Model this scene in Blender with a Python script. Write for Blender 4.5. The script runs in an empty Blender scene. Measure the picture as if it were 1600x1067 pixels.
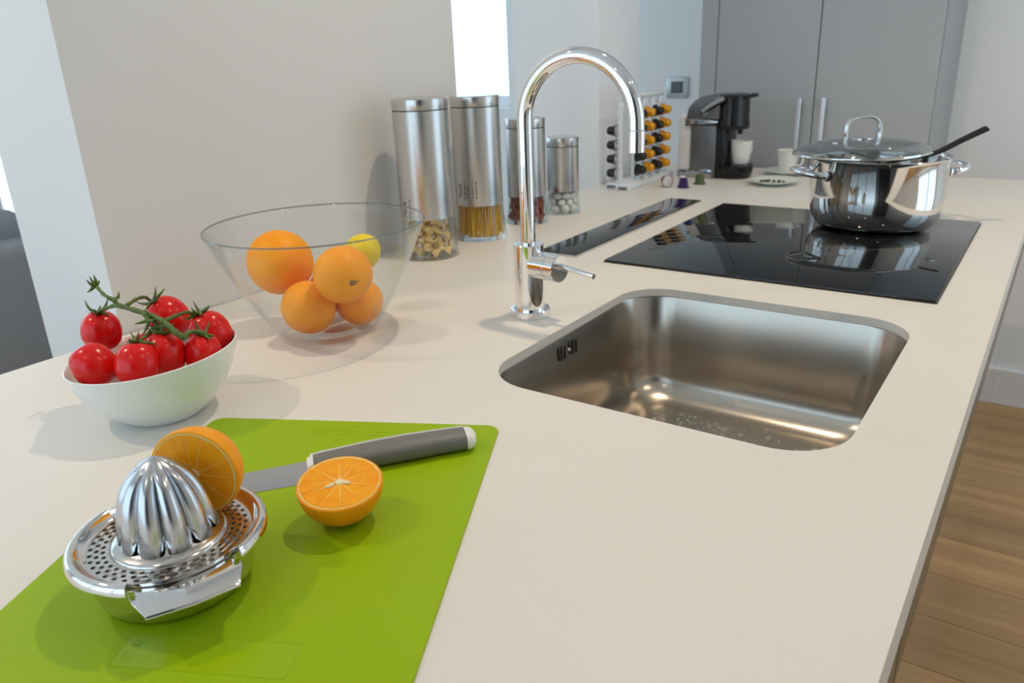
import bpy, bmesh, math, random
from math import sin, cos, pi, radians, sqrt
from mathutils import Vector, Matrix, Euler

random.seed(7)
SC = bpy.context.scene
COL = SC.collection

# ------------------------------------------------------------------ camera
def setup_camera():
    yaw, pitch, roll = radians(-35.40099798), radians(20.35188062), radians(-2.33999273)
    f = Vector((sin(yaw)*cos(pitch), cos(yaw)*cos(pitch), -sin(pitch)))
    rt = Vector((cos(yaw), -sin(yaw), 0)); up = rt.cross(f)
    r2 = rt*cos(roll) + up*sin(roll); u2 = -rt*sin(roll) + up*cos(roll)
    cd = bpy.data.cameras.new('camera'); co = bpy.data.objects.new('camera', cd); COL.objects.link(co)
    m = Matrix((r2, u2, -f)).transposed().to_4x4(); m.translation = Vector((0, 0, 1.3))
    co.matrix_world = m
    cd.sensor_width = 36.0; cd.sensor_fit = 'HORIZONTAL'; cd.lens = 1215.96/1600*36
    cd.clip_start = 0.02
    cd.dof.use_dof = True; cd.dof.focus_distance = 0.86; cd.dof.aperture_fstop = 9.0
    SC.camera = co
setup_camera()

# ------------------------------------------------------------------ world, daylight, exposure
SKY = (0.64, 0.83, 1.0)
SKY_STRENGTH = 2.2
SPOT_W = 25.0
LAMP_COL = (1.0, 0.80, 0.57)
w = bpy.data.worlds.new('sky'); SC.world = w; w.use_nodes = True
bg = w.node_tree.nodes['Background']; bg.inputs[0].default_value = (*SKY, 1); bg.inputs[1].default_value = SKY_STRENGTH
SC.view_settings.view_transform = 'Standard'; SC.view_settings.look = 'None'
SC.view_settings.exposure = -0.08; SC.view_settings.gamma = 1.0
SC.view_settings.use_curve_mapping = False
SC.cycles.max_bounces = 14; SC.cycles.transparent_max_bounces = 32
SC.cycles.diffuse_bounces = 6; SC.cycles.glossy_bounces = 8
SC.cycles.sample_clamp_indirect = 6.0

def portal(name, loc, normal, sx, sy):
    ld = bpy.data.lights.new(name, 'AREA'); ld.shape = 'RECTANGLE'; ld.size = sx; ld.size_y = sy
    ld.cycles.is_portal = True
    o = bpy.data.objects.new(name, ld); COL.objects.link(o); o.location = loc
    o.rotation_euler = Vector(normal).to_track_quat('-Z', 'Z').to_euler()

# room extents
XL, XR, YF, YB, ZC = -4.4, 1.75, -1.7, 3.19, 2.6
portal('daylight_portal', (XL-.05, .85, 1.25), (1, 0, 0), 3.7, 2.3)
portal('daylight_portal', (-1.85, YF-.05, 1.25), (0, 1, 0), 4.5, 2.3)
portal('daylight_portal', (XR+.05, 2.3, 1.25), (-1, 0, 0), 1.6, 2.4)
portal('daylight_portal', (-2.93, YB+.05, 1.75), (0, -1, 0), 1.4, 1.3)

# ------------------------------------------------------------------ materials
MATS = {}
def nt(name):
    m = bpy.data.materials.new(name); m.use_nodes = True
    return m, m.node_tree.nodes, m.node_tree.links, m.node_tree.nodes['Principled BSDF']

def mat(name, col, rough=.5, metal=0., bump=0., bscale=200., var=0., vscale=8., coat=0., spec=.5, sss=0., sssr=(.01, .004, .002), stretch=None, col2=None, aniso=0., rvar=0.):
    m, N, L, p = nt(name)
    p.inputs['Base Color'].default_value = (*col, 1); p.inputs['Roughness'].default_value = rough
    p.inputs['Metallic'].default_value = metal; p.inputs['Specular IOR Level'].default_value = spec
    p.inputs['Coat Weight'].default_value = coat; p.inputs['Coat Roughness'].default_value = .05
    if aniso: p.inputs['Anisotropic'].default_value = aniso
    if sss:
        p.inputs['Subsurface Weight'].default_value = sss; p.inputs['Subsurface Radius'].default_value = sssr; p.inputs['Subsurface Scale'].default_value = 1.0
    if bump or var or rvar:
        tc = N.new('ShaderNodeTexCoord'); src = tc.outputs['Object']
        if stretch:
            mp = N.new('ShaderNodeMapping'); mp.inputs['Scale'].default_value = stretch
            L.new(src, mp.inputs['Vector']); src = mp.outputs['Vector']
    if bump:
        n = N.new('ShaderNodeTexNoise'); n.inputs['Scale'].default_value = bscale; n.inputs['Detail'].default_value = 3
        L.new(src, n.inputs['Vector'])
        b = N.new('ShaderNodeBump'); b.inputs['Strength'].default_value = bump; b.inputs['Distance'].default_value = .001
        L.new(n.outputs['Fac'], b.inputs['Height']); L.new(b.outputs['Normal'], p.inputs['Normal'])
    if var or rvar:
        n = N.new('ShaderNodeTexNoise'); n.inputs['Scale'].default_value = vscale; n.inputs['Detail'].default_value = 4
        L.new(src, n.inputs['Vector'])
    if var:
        r = N.new('ShaderNodeMix'); r.data_type = 'RGBA'
        c2 = col2 or tuple(max(0, c*(1-var)) for c in col)
        r.inputs[6].default_value = (*col, 1); r.inputs[7].default_value = (*c2, 1)
        cr = N.new('ShaderNodeMapRange'); cr.inputs[1].default_value = .35; cr.inputs[2].default_value = .7
        L.new(n.outputs['Fac'], cr.inputs[0]); L.new(cr.outputs[0], r.inputs[0]); L.new(r.outputs[2], p.inputs['Base Color'])
    if rvar:
        mr = N.new('ShaderNodeMapRange'); mr.inputs[3].default_value = max(.02, rough-rvar); mr.inputs[4].default_value = rough+rvar
        L.new(n.outputs['Fac'], mr.inputs[0]); L.new(mr.outputs[0], p.inputs['Roughness'])
    MATS[name] = m
    return m

def glass(name, tint=(.97, .98, .98), edge=(.45, .5, .5), base=.04, power=5.0):
    m = bpy.data.materials.new(name); m.use_nodes = True; N = m.node_tree.nodes; L = m.node_tree.links
    N.clear(); out = N.new('ShaderNodeOutputMaterial')
    lw = N.new('ShaderNodeLayerWeight'); lw.inputs['Blend'].default_value = .5
    pw = N.new('ShaderNodeMath'); pw.operation = 'POWER'; pw.inputs[1].default_value = power; L.new(lw.outputs['Facing'], pw.inputs[0])
    ma = N.new('ShaderNodeMath'); ma.operation = 'MULTIPLY_ADD'; ma.inputs[1].default_value = 1-base; ma.inputs[2].default_value = base
    L.new(pw.outputs[0], ma.inputs[0])
    p3 = N.new('ShaderNodeMath'); p3.operation = 'POWER'; p3.inputs[1].default_value = 3.5; L.new(lw.outputs['Facing'], p3.inputs[0])
    mc = N.new('ShaderNodeMix'); mc.data_type = 'RGBA'; mc.inputs[6].default_value = (*tint, 1); mc.inputs[7].default_value = (*edge, 1)
    L.new(p3.outputs[0], mc.inputs[0])
    tr = N.new('ShaderNodeBsdfTransparent'); L.new(mc.outputs[2], tr.inputs[0])
    gl = N.new('ShaderNodeBsdfGlossy'); gl.inputs['Roughness'].default_value = .02; gl.inputs[0].default_value = (1, 1, 1, 1)
    mx = N.new('ShaderNodeMixShader'); L.new(ma.outputs[0], mx.inputs[0]); L.new(tr.outputs[0], mx.inputs[1]); L.new(gl.outputs[0], mx.inputs[2])
    L.new(mx.outputs[0], out.inputs[0]); MATS[name] = m
    return m

def emis(name, col, s):
    m, N, L, p = nt(name); p.inputs['Emission Color'].default_value = (*col, 1); p.inputs['Emission Strength'].default_value = s
    p.inputs['Base Color'].default_value = (.8, .8, .8, 1); MATS[name] = m
    return m

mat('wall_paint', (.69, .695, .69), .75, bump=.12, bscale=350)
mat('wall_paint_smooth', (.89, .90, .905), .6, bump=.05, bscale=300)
mat('ceiling_paint', (.86, .86, .86), .8)
mat('skirting', (.82, .82, .82), .4)
mat('worktop', (.735, .705, .655), .42, bump=.12, bscale=260, var=.03, vscale=5, spec=.4)
mat('worktop_edge', (.40, .34, .30), .5)
mat('chrome', (.88, .88, .89), .035, 1.)
mat('polished_steel', (.80, .78, .75), .06, 1.)
mat('satin_steel', (.66, .64, .61), .24, 1., bump=.06, bscale=60, stretch=(1, 1, 60), aniso=.5)
mat('lid_steel', (.66, .64, .61), .22, 1., bump=.05, bscale=60, stretch=(1, 1, 60))
mat('sink_steel', (.50, .455, .395), .24, 1., bump=.05, bscale=90, stretch=(1, 1, .1), rvar=.04, vscale=7)
mat('pressed_steel', (.70, .66, .61), .15, 1., rvar=.04, vscale=30)
mat('cast_aluminium', (.60, .61, .63), .20, 1., rvar=.06, vscale=40)
mat('blade_steel', (.55, .55, .57), .25, 1., bump=.05, bscale=120, stretch=(1, 20, 1), rvar=.05)
mat('black_glass', (.006, .006, .007), .03, spec=.6)
mat('hob_edge', (.04, .035, .03), .3)
mat('black_plastic', (.008, .008, .009), .16, spec=.4)
mat('soft_black', (.008, .008, .009), .45, spec=.3)
mat('dark', (.008, .008, .008), .6)
mat('machine_grey', (.17, .175, .185), .28, .6)
mat('machine_silver', (.42, .44, .46), .16, 1.)
mat('tank_plastic', (.78, .80, .82), .2, spec=.6)
mat('ceramic', (.80, .82, .80), .13, coat=.3, spec=.5)
mat('cup_white', (.78, .79, .74), .2, var=.06, vscale=60)
mat('saucer_green', (.70, .76, .70), .2)
mat('chocolate', (.05, .02, .01), .5)
mat('green_mat', (.29, .44, .002), .45, bump=.25, bscale=700, spec=.2)
mat('green_emboss', (.29, .44, .002), .3, spec=.3)
mat('orange_peel', (.95, .37, .004), .42, bump=.55, bscale=420, var=.12, vscale=14, col2=(.92, .29, .002), sss=.05, spec=.3)
mat('orange_spot', (.42, .17, .03), .7, var=.5, vscale=200)
mat('lemon_peel', (.82, .62, .01), .36, bump=.4, bscale=350, var=.1, col2=(.70, .60, .02), sss=.12)
mat('pith', (.90, .66, .22), .6, sss=.2)
mat('flesh', (.98, .40, .003), .3, bump=.35, bscale=500, var=.25, vscale=90, col2=(.95, .31, .002), coat=.05, spec=.3, sss=.1, sssr=(.02, .008, .002))
mat('membrane', (.95, .50, .06), .4)
mat('core', (.86, .74, .48), .7)
mat('tomato_skin', (.74, .008, .005), .22, var=.2, vscale=22, coat=.05, spec=.35, sss=.04, col2=(.58, .006, .008))
mat('vine', (.10, .17, .025), .55, var=.4, vscale=70, bump=.3, bscale=300)
mat('handle_grey', (.16, .155, .15), .48, bump=.1, bscale=600)
mat('handle_white', (.78, .78, .75), .35)
mat('pasta', (.90, .66, .30), .5, var=.25, vscale=60, col2=(.76, .48, .17))
mat('spaghetti', (.92, .56, .06), .45, var=.3, vscale=200, stretch=(1, 1, .05))
mat('red_bits', (.36, .07, .035), .55, var=.5, vscale=90)
mat('white_bits', (.80, .80, .76), .5, sss=.2)
mat('print_ink', (.04, .035, .03), .5)
mat('cap_black', (.012, .010, .010), .3)
mat('cap_gold', (.80, .36, .015), .30, .35)
mat('cap_silver', (.66, .66, .66), .3, .7)
mat('cap_red', (.25, .03, .02), .3, .4)
mat('cap_purple', (.035, .015, .10), .28, .5)
mat('cap_green', (.09, .12, .04), .3, .5)
mat('acrylic', (.74, .77, .80), .15, spec=.6)
mat('cabinet_grey', (.42, .435, .455), .42)
mat('cabinet_side', (.32, .325, .33), .45)
mat('rail_metal', (.70, .72, .75), .25, .9)
mat('gloss_taupe', (.20, .15, .115), .06, coat=.6, spec=.6)
mat('channel_taupe', (.16, .13, .075), .35, .4)
mat('sofa_fabric', (.27, .28, .295), .9, bump=.5, bscale=300)
mat('sofa_light', (.55, .57, .60), .9, bump=.4, bscale=300)
mat('switch_plate', (.55, .58, .60), .3, .5)
mat('switch_dark', (.09, .10, .12), .3)
mat('frame_white', (.80, .81, .82), .4)
mat('trim_white', (.85, .85, .85), .4)
mat('reflection_dark', (.045, .043, .042), .3)
glass('clear_glass', tint=(.985, .99, .99), base=.018, edge=(.80, .83, .83))
glass('rim_glass', tint=(.62, .66, .67), edge=(.15, .17, .18), base=.08, power=3)  # dark tint stands in for the line refraction draws along the rim
glass('jar_glass', tint=(.975, .985, .98), edge=(.55, .62, .60), base=.035)
glass('lid_glass', tint=(.80, .82, .82), edge=(.25, .25, .25), base=.09, power=4)
glass('window_glass', tint=(.98, .99, .99), edge=(.7, .72, .72))
glass('water', tint=(.85, .85, .85), edge=(.15, .15, .15), base=.22, power=1.6)
emis('lamp_glow', (1.0, .84, .62), 40)

def wood(name):
    m, N, L, p = nt(name)
    tc = N.new('ShaderNodeTexCoord'); mp = N.new('ShaderNodeMapping'); mp.inputs['Scale'].default_value = (.55, 9, 9)
    oi = N.new('ShaderNodeObjectInfo'); ad = N.new('ShaderNodeVectorMath'); ad.operation = 'ADD'
    ml = N.new('ShaderNodeVectorMath'); ml.operation = 'SCALE'; ml.inputs['Scale'].default_value = 37.0
    L.new(oi.outputs['Random'], ml.inputs[0]); L.new(tc.outputs['Object'], ad.inputs[0]); L.new(ml.outputs[0], ad.inputs[1])
    L.new(ad.outputs[0], mp.inputs['Vector'])
    n = N.new('ShaderNodeTexNoise'); n.inputs['Scale'].default_value = 2.2; n.inputs['Detail'].default_value = 6; n.inputs['Distortion'].default_value = .6
    L.new(mp.outputs[0], n.inputs['Vector'])
    r = N.new('ShaderNodeValToRGB'); e = r.color_ramp.elements
    e[0].position = .3; e[0].color = (.36, .20, .08, 1); e[1].position = .75; e[1].color = (.58, .36, .155, 1)
    L.new(n.outputs['Fac'], r.inputs[0])
    hs = N.new('ShaderNodeHueSaturation'); mr = N.new('ShaderNodeMapRange'); mr.inputs[3].default_value = .85; mr.inputs[4].default_value = 1.15
    L.new(oi.outputs['Random'], mr.inputs[0]); L.new(mr.outputs[0], hs.inputs['Value']); L.new(r.outputs[0], hs.inputs['Color'])
    L.new(hs.outputs[0], p.inputs['Base Color']); p.inputs['Roughness'].default_value = .42
    b = N.new('ShaderNodeBump'); b.inputs['Strength'].default_value = .15; b.inputs['Distance'].default_value = .001
    L.new(n.outputs['Fac'], b.inputs['Height']); L.new(b.outputs[0], p.inputs['Normal'])
    MATS[name] = m
wood('oak')

# ------------------------------------------------------------------ geometry helpers
def mk(name, vf, m, parent=None, loc=None, rot=None, smooth=40):
    v, f = vf
    me = bpy.data.meshes.new(name); me.from_pydata([tuple(x) for x in v], [], [list(x) for x in f]); me.validate()
    bm = bmesh.new(); bm.from_mesh(me); bmesh.ops.recalc_face_normals(bm, faces=bm.faces); bm.to_mesh(me); bm.free()
    if smooth:
        me.polygons.foreach_set('use_smooth', [True]*len(me.polygons)); me.set_sharp_from_angle(angle=radians(smooth))
    me.materials.append(MATS[m] if isinstance(m, str) else m)
    o = bpy.data.objects.new(name, me); COL.objects.link(o)
    if parent: o.parent = parent
    if loc is not None: o.location = loc
    if rot is not None: o.rotation_euler = rot
    return o

def tag(o, label, cat, group=None, kind=None):
    o['label'] = label; o['category'] = cat
    if group: o['group'] = group
    if kind: o['kind'] = kind
    return o

def thing(name, label, cat, loc=(0, 0, 0), rot=(0, 0, 0), group=None):
    o = bpy.data.objects.new(name, None); COL.objects.link(o); o.location = loc; o.rotation_euler = rot
    o.empty_display_size = .02
    return tag(o, label, cat, group)

def struct(name, vf, m, parent=None, smooth=0, label=None):
    o = mk(name, vf, m, parent, smooth=smooth); o['kind'] = 'structure'
    if label: o['label'] = label
    return o

def xf(vf, M): return [M @ Vector(x) for x in vf[0]], vf[1]
def mv(vf, x, y, z): return [Vector((a[0]+x, a[1]+y, a[2]+z)) for a in vf[0]], vf[1]
def join(*vfs):
    V, F = [], []
    for v, f in vfs:
        o = len(V); V += list(v); F += [[i+o for i in q] for q in f]
    return V, F

def bm_out(bm):
    bm.verts.ensure_lookup_table(); bm.verts.index_update()
    r = [v.co.copy() for v in bm.verts], [[v.index for v in f.verts] for f in bm.faces]
    bm.free(); return r

def box(x0, x1, y0, y1, z0, z1, bev=0., seg=2):
    bm = bmesh.new(); bmesh.ops.create_cube(bm, size=1)
    for v in bm.verts: v.co = Vector((x0+(v.co.x+.5)*(x1-x0), y0+(v.co.y+.5)*(y1-y0), z0+(v.co.z+.5)*(z1-z0)))
    if bev: bmesh.ops.bevel(bm, geom=bm.edges[:], offset=bev, segments=seg, profile=.5, affect='EDGES')
    return bm_out(bm)

def lathe(prof, seg=48, a0=0., a1=2*pi, fn=None, ends=False):
    full = abs(a1-a0-2*pi) < 1e-6; n = seg if full else seg+1
    V, F, R = [], [], []
    for r, z in prof:
        if r < 1e-7: R.append([len(V)]); V.append(Vector((0, 0, z)))
        else:
            ring = []
            for k in range(n):
                a = a0+(a1-a0)*k/seg; ring.append(len(V))
                V.append(Vector(fn(r, z, a)) if fn else Vector((r*cos(a), r*sin(a), z)))
            R.append(ring)
    for A, B in zip(R, R[1:]):
        if len(A) == 1 and len(B) == 1: continue
        for k in range(seg):
            j = (k+1) % n
            if len(A) == 1: F.append([A[0], B[k], B[j]])
            elif len(B) == 1: F.append([A[k], B[0], A[j]])
            else: F.append([A[k], B[k], B[j], A[j]])
    if ends: F.append([r[0] for r in R]); F.append([r[-1] for r in R][::-1])
    return V, F

def tube(pts, rad, seg=12, caps=True, flat=None):
    pts = [Vector(p) for p in pts]; n = len(pts)
    rs = rad if isinstance(rad, (list, tuple)) else [rad]*n
    T = []
    for i in range(n):
        a = pts[max(0, i-1)]; b = pts[min(n-1, i+1)]; T.append((b-a).normalized())
    u = T[0].orthogonal().normalized(); V, F = [], []
    if flat: u = Vector(flat)
    for i in range(n):
        u = (u - T[i]*u.dot(T[i])).normalized(); w_ = T[i].cross(u)
        for k in range(seg):
            a = 2*pi*k/seg; V.append(pts[i]+(u*cos(a)+w_*sin(a))*rs[i])
    for i in range(n-1):
        for k in range(seg):
            j = (k+1) % seg; F.append([i*seg+k, i*seg+j, (i+1)*seg+j, (i+1)*seg+k])
    if caps: F.append(list(range(seg))[::-1]); F.append([(n-1)*seg+k for k in range(seg)])
    return V, F

def loft(loops, cap0=True, cap1=True):
    n = len(loops[0]); V = [Vector(p) for l in loops for p in l]; F = []
    for i in range(len(loops)-1):
        for k in range(n):
            j = (k+1) % n; F.append([i*n+k, i*n+j, (i+1)*n+j, (i+1)*n+k])
    if cap0: F.append(list(range(n))[::-1])
    if cap1: F.append([(len(loops)-1)*n+k for k in range(n)])
    return V, F

def rrect(x0, x1, y0, y1, r, z, seg=10):
    P = []
    for cx, cy, a in ((x1-r, y1-r, 0), (x0+r, y1-r, pi/2), (x0+r, y0+r, pi), (x1-r, y0+r, 3*pi/2)):
        for k in range(seg+1):
            t = a+pi/2*k/seg; P.append(Vector((cx+r*cos(t), cy+r*sin(t), z)))
    return P

def prism(outline, y0, y1, bev=0., seg=2):
    """outline in x,z extruded along y"""
    bm = bmesh.new(); vs = [bm.verts.new((x, y0, z)) for x, z in outline]; f = bm.faces.new(vs)
    r = bmesh.ops.extrude_face_region(bm, geom=[f]); 
    for v in r['geom']:
        if isinstance(v, bmesh.types.BMVert): v.co.y = y1
    bmesh.ops.recalc_face_normals(bm, faces=bm.faces)
    if bev: bmesh.ops.bevel(bm, geom=bm.edges[:], offset=bev, segments=seg, profile=.5, affect='EDGES')
    return bm_out(bm)

def catmull(pts, sub=6):
    P = [Vector(p) for p in pts]; P = [2*P[0]-P[1]]+P+[2*P[-1]-P[-2]]; out = []
    for i in range(1, len(P)-2):
        for k in range(sub):
            t = k/sub; a, b, c, d = P[i-1], P[i], P[i+1], P[i+2]
            out.append(.5*((2*b)+(c-a)*t+(2*a-5*b+4*c-d)*t*t+(3*b-a-3*c+d)*t**3))
    out.append(P[-2]); return out

def ico(r=1., sub=2):
    bm = bmesh.new(); bmesh.ops.create_icosphere(bm, subdivisions=sub, radius=r); return bm_out(bm)

def copy_tree(o, parent=None):
    c = o.copy(); COL.objects.link(c); c.parent = parent
    for ch in list(o.children): copy_tree(ch, c)
    return c

def lookrot(axis, up=(0, 0, 1)):
    return Vector(axis).to_track_quat('Z', 'Y').to_euler()

CT = .9            # worktop height
RH = Vector((.8233, .5677, 0)); FH = Vector((.5677, -.8233, 0))   # pot handle axis and its normal

# ------------------------------------------------------------------ the room
fl = struct('floor', box(XL, XR, YF, YB+.2, -.12, -.012), 'oak', label='oak plank floor')
def planks():
    rng = random.Random(3); wdt = .185; y = -.62; r = 0
    base = {}
    while y < YB-.001:
        y1 = min(y+wdt, YB)
        x = -.35-rng.random()*.9
        while x < XR:
            ln = rng.choice((1.1, 1.4, 1.8)); x1 = min(x+ln, XR)
            if x1 > -.06 and x1-x > .05:
                xs = max(x, -.35)
                o = mk('plank', box(0, x1-xs-.0015, 0, y1-y-.0015, -.012, 0, .0012, 1), 'oak', fl, (xs, y, 0), smooth=0)
            x = x1
        y = y1
planks()
struct('ceiling', box(XL, XR, YF, YB+.2, ZC, ZC+.1), 'ceiling_paint')
RY0, RY1, RZ0, RZ1 = 1.5, 3.1, .05, 2.45
struct('wall_right', join(box(XR, XR+.2, YF, RY0, 0, ZC), box(XR, XR+.2, RY1, YB+.2, 0, ZC), box(XR, XR+.2, RY0, RY1, 0, RZ0), box(XR, XR+.2, RY0, RY1, RZ1, ZC)), 'wall_paint_smooth')
# back wall with its window opening
WX0, WX1, WZ0, WZ1 = -3.62, -2.225, 1.05, 2.4
struct('wall_back', join(box(XL, WX0, YB, YB+.2, 0, ZC), box(WX1, XR, YB, YB+.2, 0, ZC), box(WX0, WX1, YB, YB+.2, 0, WZ0), box(WX0, WX1, YB, YB+.2, WZ1, ZC)), 'wall_paint_smooth')
# left wall: full-height glazing
LY0, LY1, LZ0, LZ1 = -1.0, 2.7, .06, 2.42
struct('wall_left', join(box(XL-.2, XL, YF, LY0, 0, ZC), box(XL-.2, XL, LY1, YB+.2, 0, ZC), box(XL-.2, XL, LY0, LY1, 0, LZ0), box(XL-.2, XL, LY0, LY1, LZ1, ZC)), 'wall_paint_smooth')
FX0, FX1 = -4.1, .4
struct('wall_front', join(box(XL, FX0, YF-.2, YF, 0, ZC), box(FX1, XR, YF-.2, YF, 0, ZC), box(FX0, FX1, YF-.2, YF, 0, LZ0), box(FX0, FX1, YF-.2, YF, LZ1, ZC)), 'wall_paint_smooth')

def window(name, axis, c, a0, a1, z0, z1, n):
    """frame in plane axis=c ('x' or 'y') from a0..a1, n panes"""
    d = .03; t = .05
    def B(p0, p1, q0, q1, hd=d, **k):
        return box(c-hd, c+hd, p0, p1, q0, q1, **k) if axis == 'x' else box(p0, p1, c-hd, c+hd, q0, q1, **k)
    parts = [B(a0, a1, z0, z0+t), B(a0, a1, z1-t, z1), B(a0, a0+t, z0+t, z1-t), B(a1-t, a1, z0+t, z1-t)]
    wd = (a1-a0)/n
    for k in range(1, n): parts.append(B(a0+wd*k-.03, a0+wd*k+.03, z0+t, z1-t))
    o = struct(name, join(*parts), 'frame_white')
    for k in range(n):
        mk('pane', B(a0+wd*k+(t if k == 0 else .03), a0+wd*(k+1)-(t if k == n-1 else .03), z0+t, z1-t, hd=.004), 'window_glass', o, smooth=0)
window('window_1', 'y', YB+.14, WX0, WX1, WZ0, WZ1, 1)
window('window_2', 'x', XL-.12, LY0, LY1, LZ0, LZ1, 4)
window('window_3', 'y', YF-.12, FX0, FX1, LZ0, LZ1, 4)
window('added_window', 'x', XR+.12, RY0, RY1, RZ0, RZ1, 2)  # unseen window, added to bring daylight to the back of the room
# the two wall piers beside the island
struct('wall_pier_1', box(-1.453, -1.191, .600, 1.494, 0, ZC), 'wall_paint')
struct('wall_pier_2', box(-1.505, -1.191, 2.183, 2.452, 0, ZC), 'wall_paint_smooth')
struct('baseboard_back', box(-.34, XR, YB-.016, YB, 0, .14, .004), 'skirting')
struct('baseboard_right', box(XR-.016, XR, YF, RY0, 0, .14, .004), 'skirting')

# ------------------------------------------------------------------ ceiling downlights
def downlight(x, y, label, power=SPOT_W):
    r = thing('downlight', label, 'ceiling lamp', (x, y, ZC), group='recessed ceiling downlights')
    mk('trim_plate', lathe([(0, 0), (.085, 0), (.085, -.003), (.080, -.005), (0, -.005)], 40), 'trim_white', r, smooth=30)
    for k in range(3):
        a = 2*pi*k/3+.4; cx, cy = .045*cos(a), .045*sin(a)
        b = mk('bulb', mv(lathe([(0, -.0075), (.018, -.0075), (.022, -.0052), (0, -.0052)], 20), cx, cy, 0), 'lamp_glow', r)
    ld = bpy.data.lights.new('bulb_light', 'SPOT'); ld.energy = power; ld.color = LAMP_COL
    ld.spot_size = radians(140); ld.spot_blend = 1.0; ld.shadow_soft_size = .022
    lo = bpy.data.objects.new('bulb_light', ld); COL.objects.link(lo); lo.parent = r; lo.location = (0, 0, -.04)
    return r
for x, y, pw, wh in ((-.50, 1.27, 1.7, 'above the sink and hob'), (-1.75, -.20, 1.75, 'nearest the left window'), (.85, .75, .7, 'above the aisle beside the sink'), (.75, 2.25, 1.3, 'in front of the tall cabinet'), (-.30, -.75, .2, 'above the near end of the island')):
    downlight(x, y, 'round white triple ceiling downlight '+wh, SPOT_W*pw)

# ------------------------------------------------------------------ worktop and island
HX0, HX1, HY0, HY1, HR = -.590, -.136, .745, 1.231, .075
def worktop():
    x0, x1, y0, y1 = -1.188, -.0424, -.75, 2.685
    z0 = CT-.013
    bm = bmesh.new(); E_ = []
    for P in ([(x0, y0), (x1, y0), (x1, y1), (x0, y1)], [(p.x, p.y) for p in rrect(HX0, HX1, HY0, HY1, HR, 0, 12)]):
        vs = [bm.verts.new((a, b, CT)) for a, b in P]
        E_ += [bm.edges.new((vs[i], vs[(i+1) % len(vs)])) for i in range(len(vs))]
    bmesh.ops.triangle_fill(bm, edges=E_, use_beauty=True)
    r = bmesh.ops.extrude_face_region(bm, geom=bm.faces[:])
    for v in r['geom']:
        if isinstance(v, bmesh.types.BMVert): v.co.z = z0
    t = thing('worktop', 'long off-white stone island worktop with sink cutout', 'worktop', (0, 0, 0))
    mk('slab', bm_out(bm), 'worktop', t, smooth=30)
    mk('front_apron', box(-.0615, -.0424, y0, y1, .848, z0, .0006, 1), 'worktop', t, smooth=0)
    mk('rear_apron', box(-1.188, -1.169, y0, y1, .848, z0, .0006, 1), 'worktop', t, smooth=0)
worktop()

def island_unit(y0, y1, label):
    t = thing('island_cabinet', label, 'cabinet', (0, (y0+y1)/2, 0), group='cabinets under the island worktop'); oy = (y0+y1)/2
    a, b = y0-oy, y1-oy
    # open carcass (sides, base, back) so the sink can hang inside
    mk('carcass', join(box(-1.10, -.075, a, a+.018, .06, .846), box(-1.10, -.075, b-.018, b, .06, .846), box(-1.10, -.075, a+.018, b-.018, .06, .078), box(-1.12, -1.10, a, b, .06, .846)), 'gloss_taupe', t, smooth=0)
    mk('plinth', box(-1.08, -.058, a, b, 0, .058), 'gloss_taupe', t, smooth=0)
    mk('grip_channel', box(-.074, -.0438, a+.0015, b-.0015, .778, .8475), 'channel_taupe', t, smooth=0)
    mk('front_panel', box(-.070, -.050, a+.0015, b-.0015, .062, .776, .001, 1), 'gloss_taupe', t, smooth=0)
island_unit(-.70, .600, 'taupe gloss cabinet at the near end of the island')
island_unit(.603, 2.33, 'taupe gloss cabinet below the sink and hob')

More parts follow.
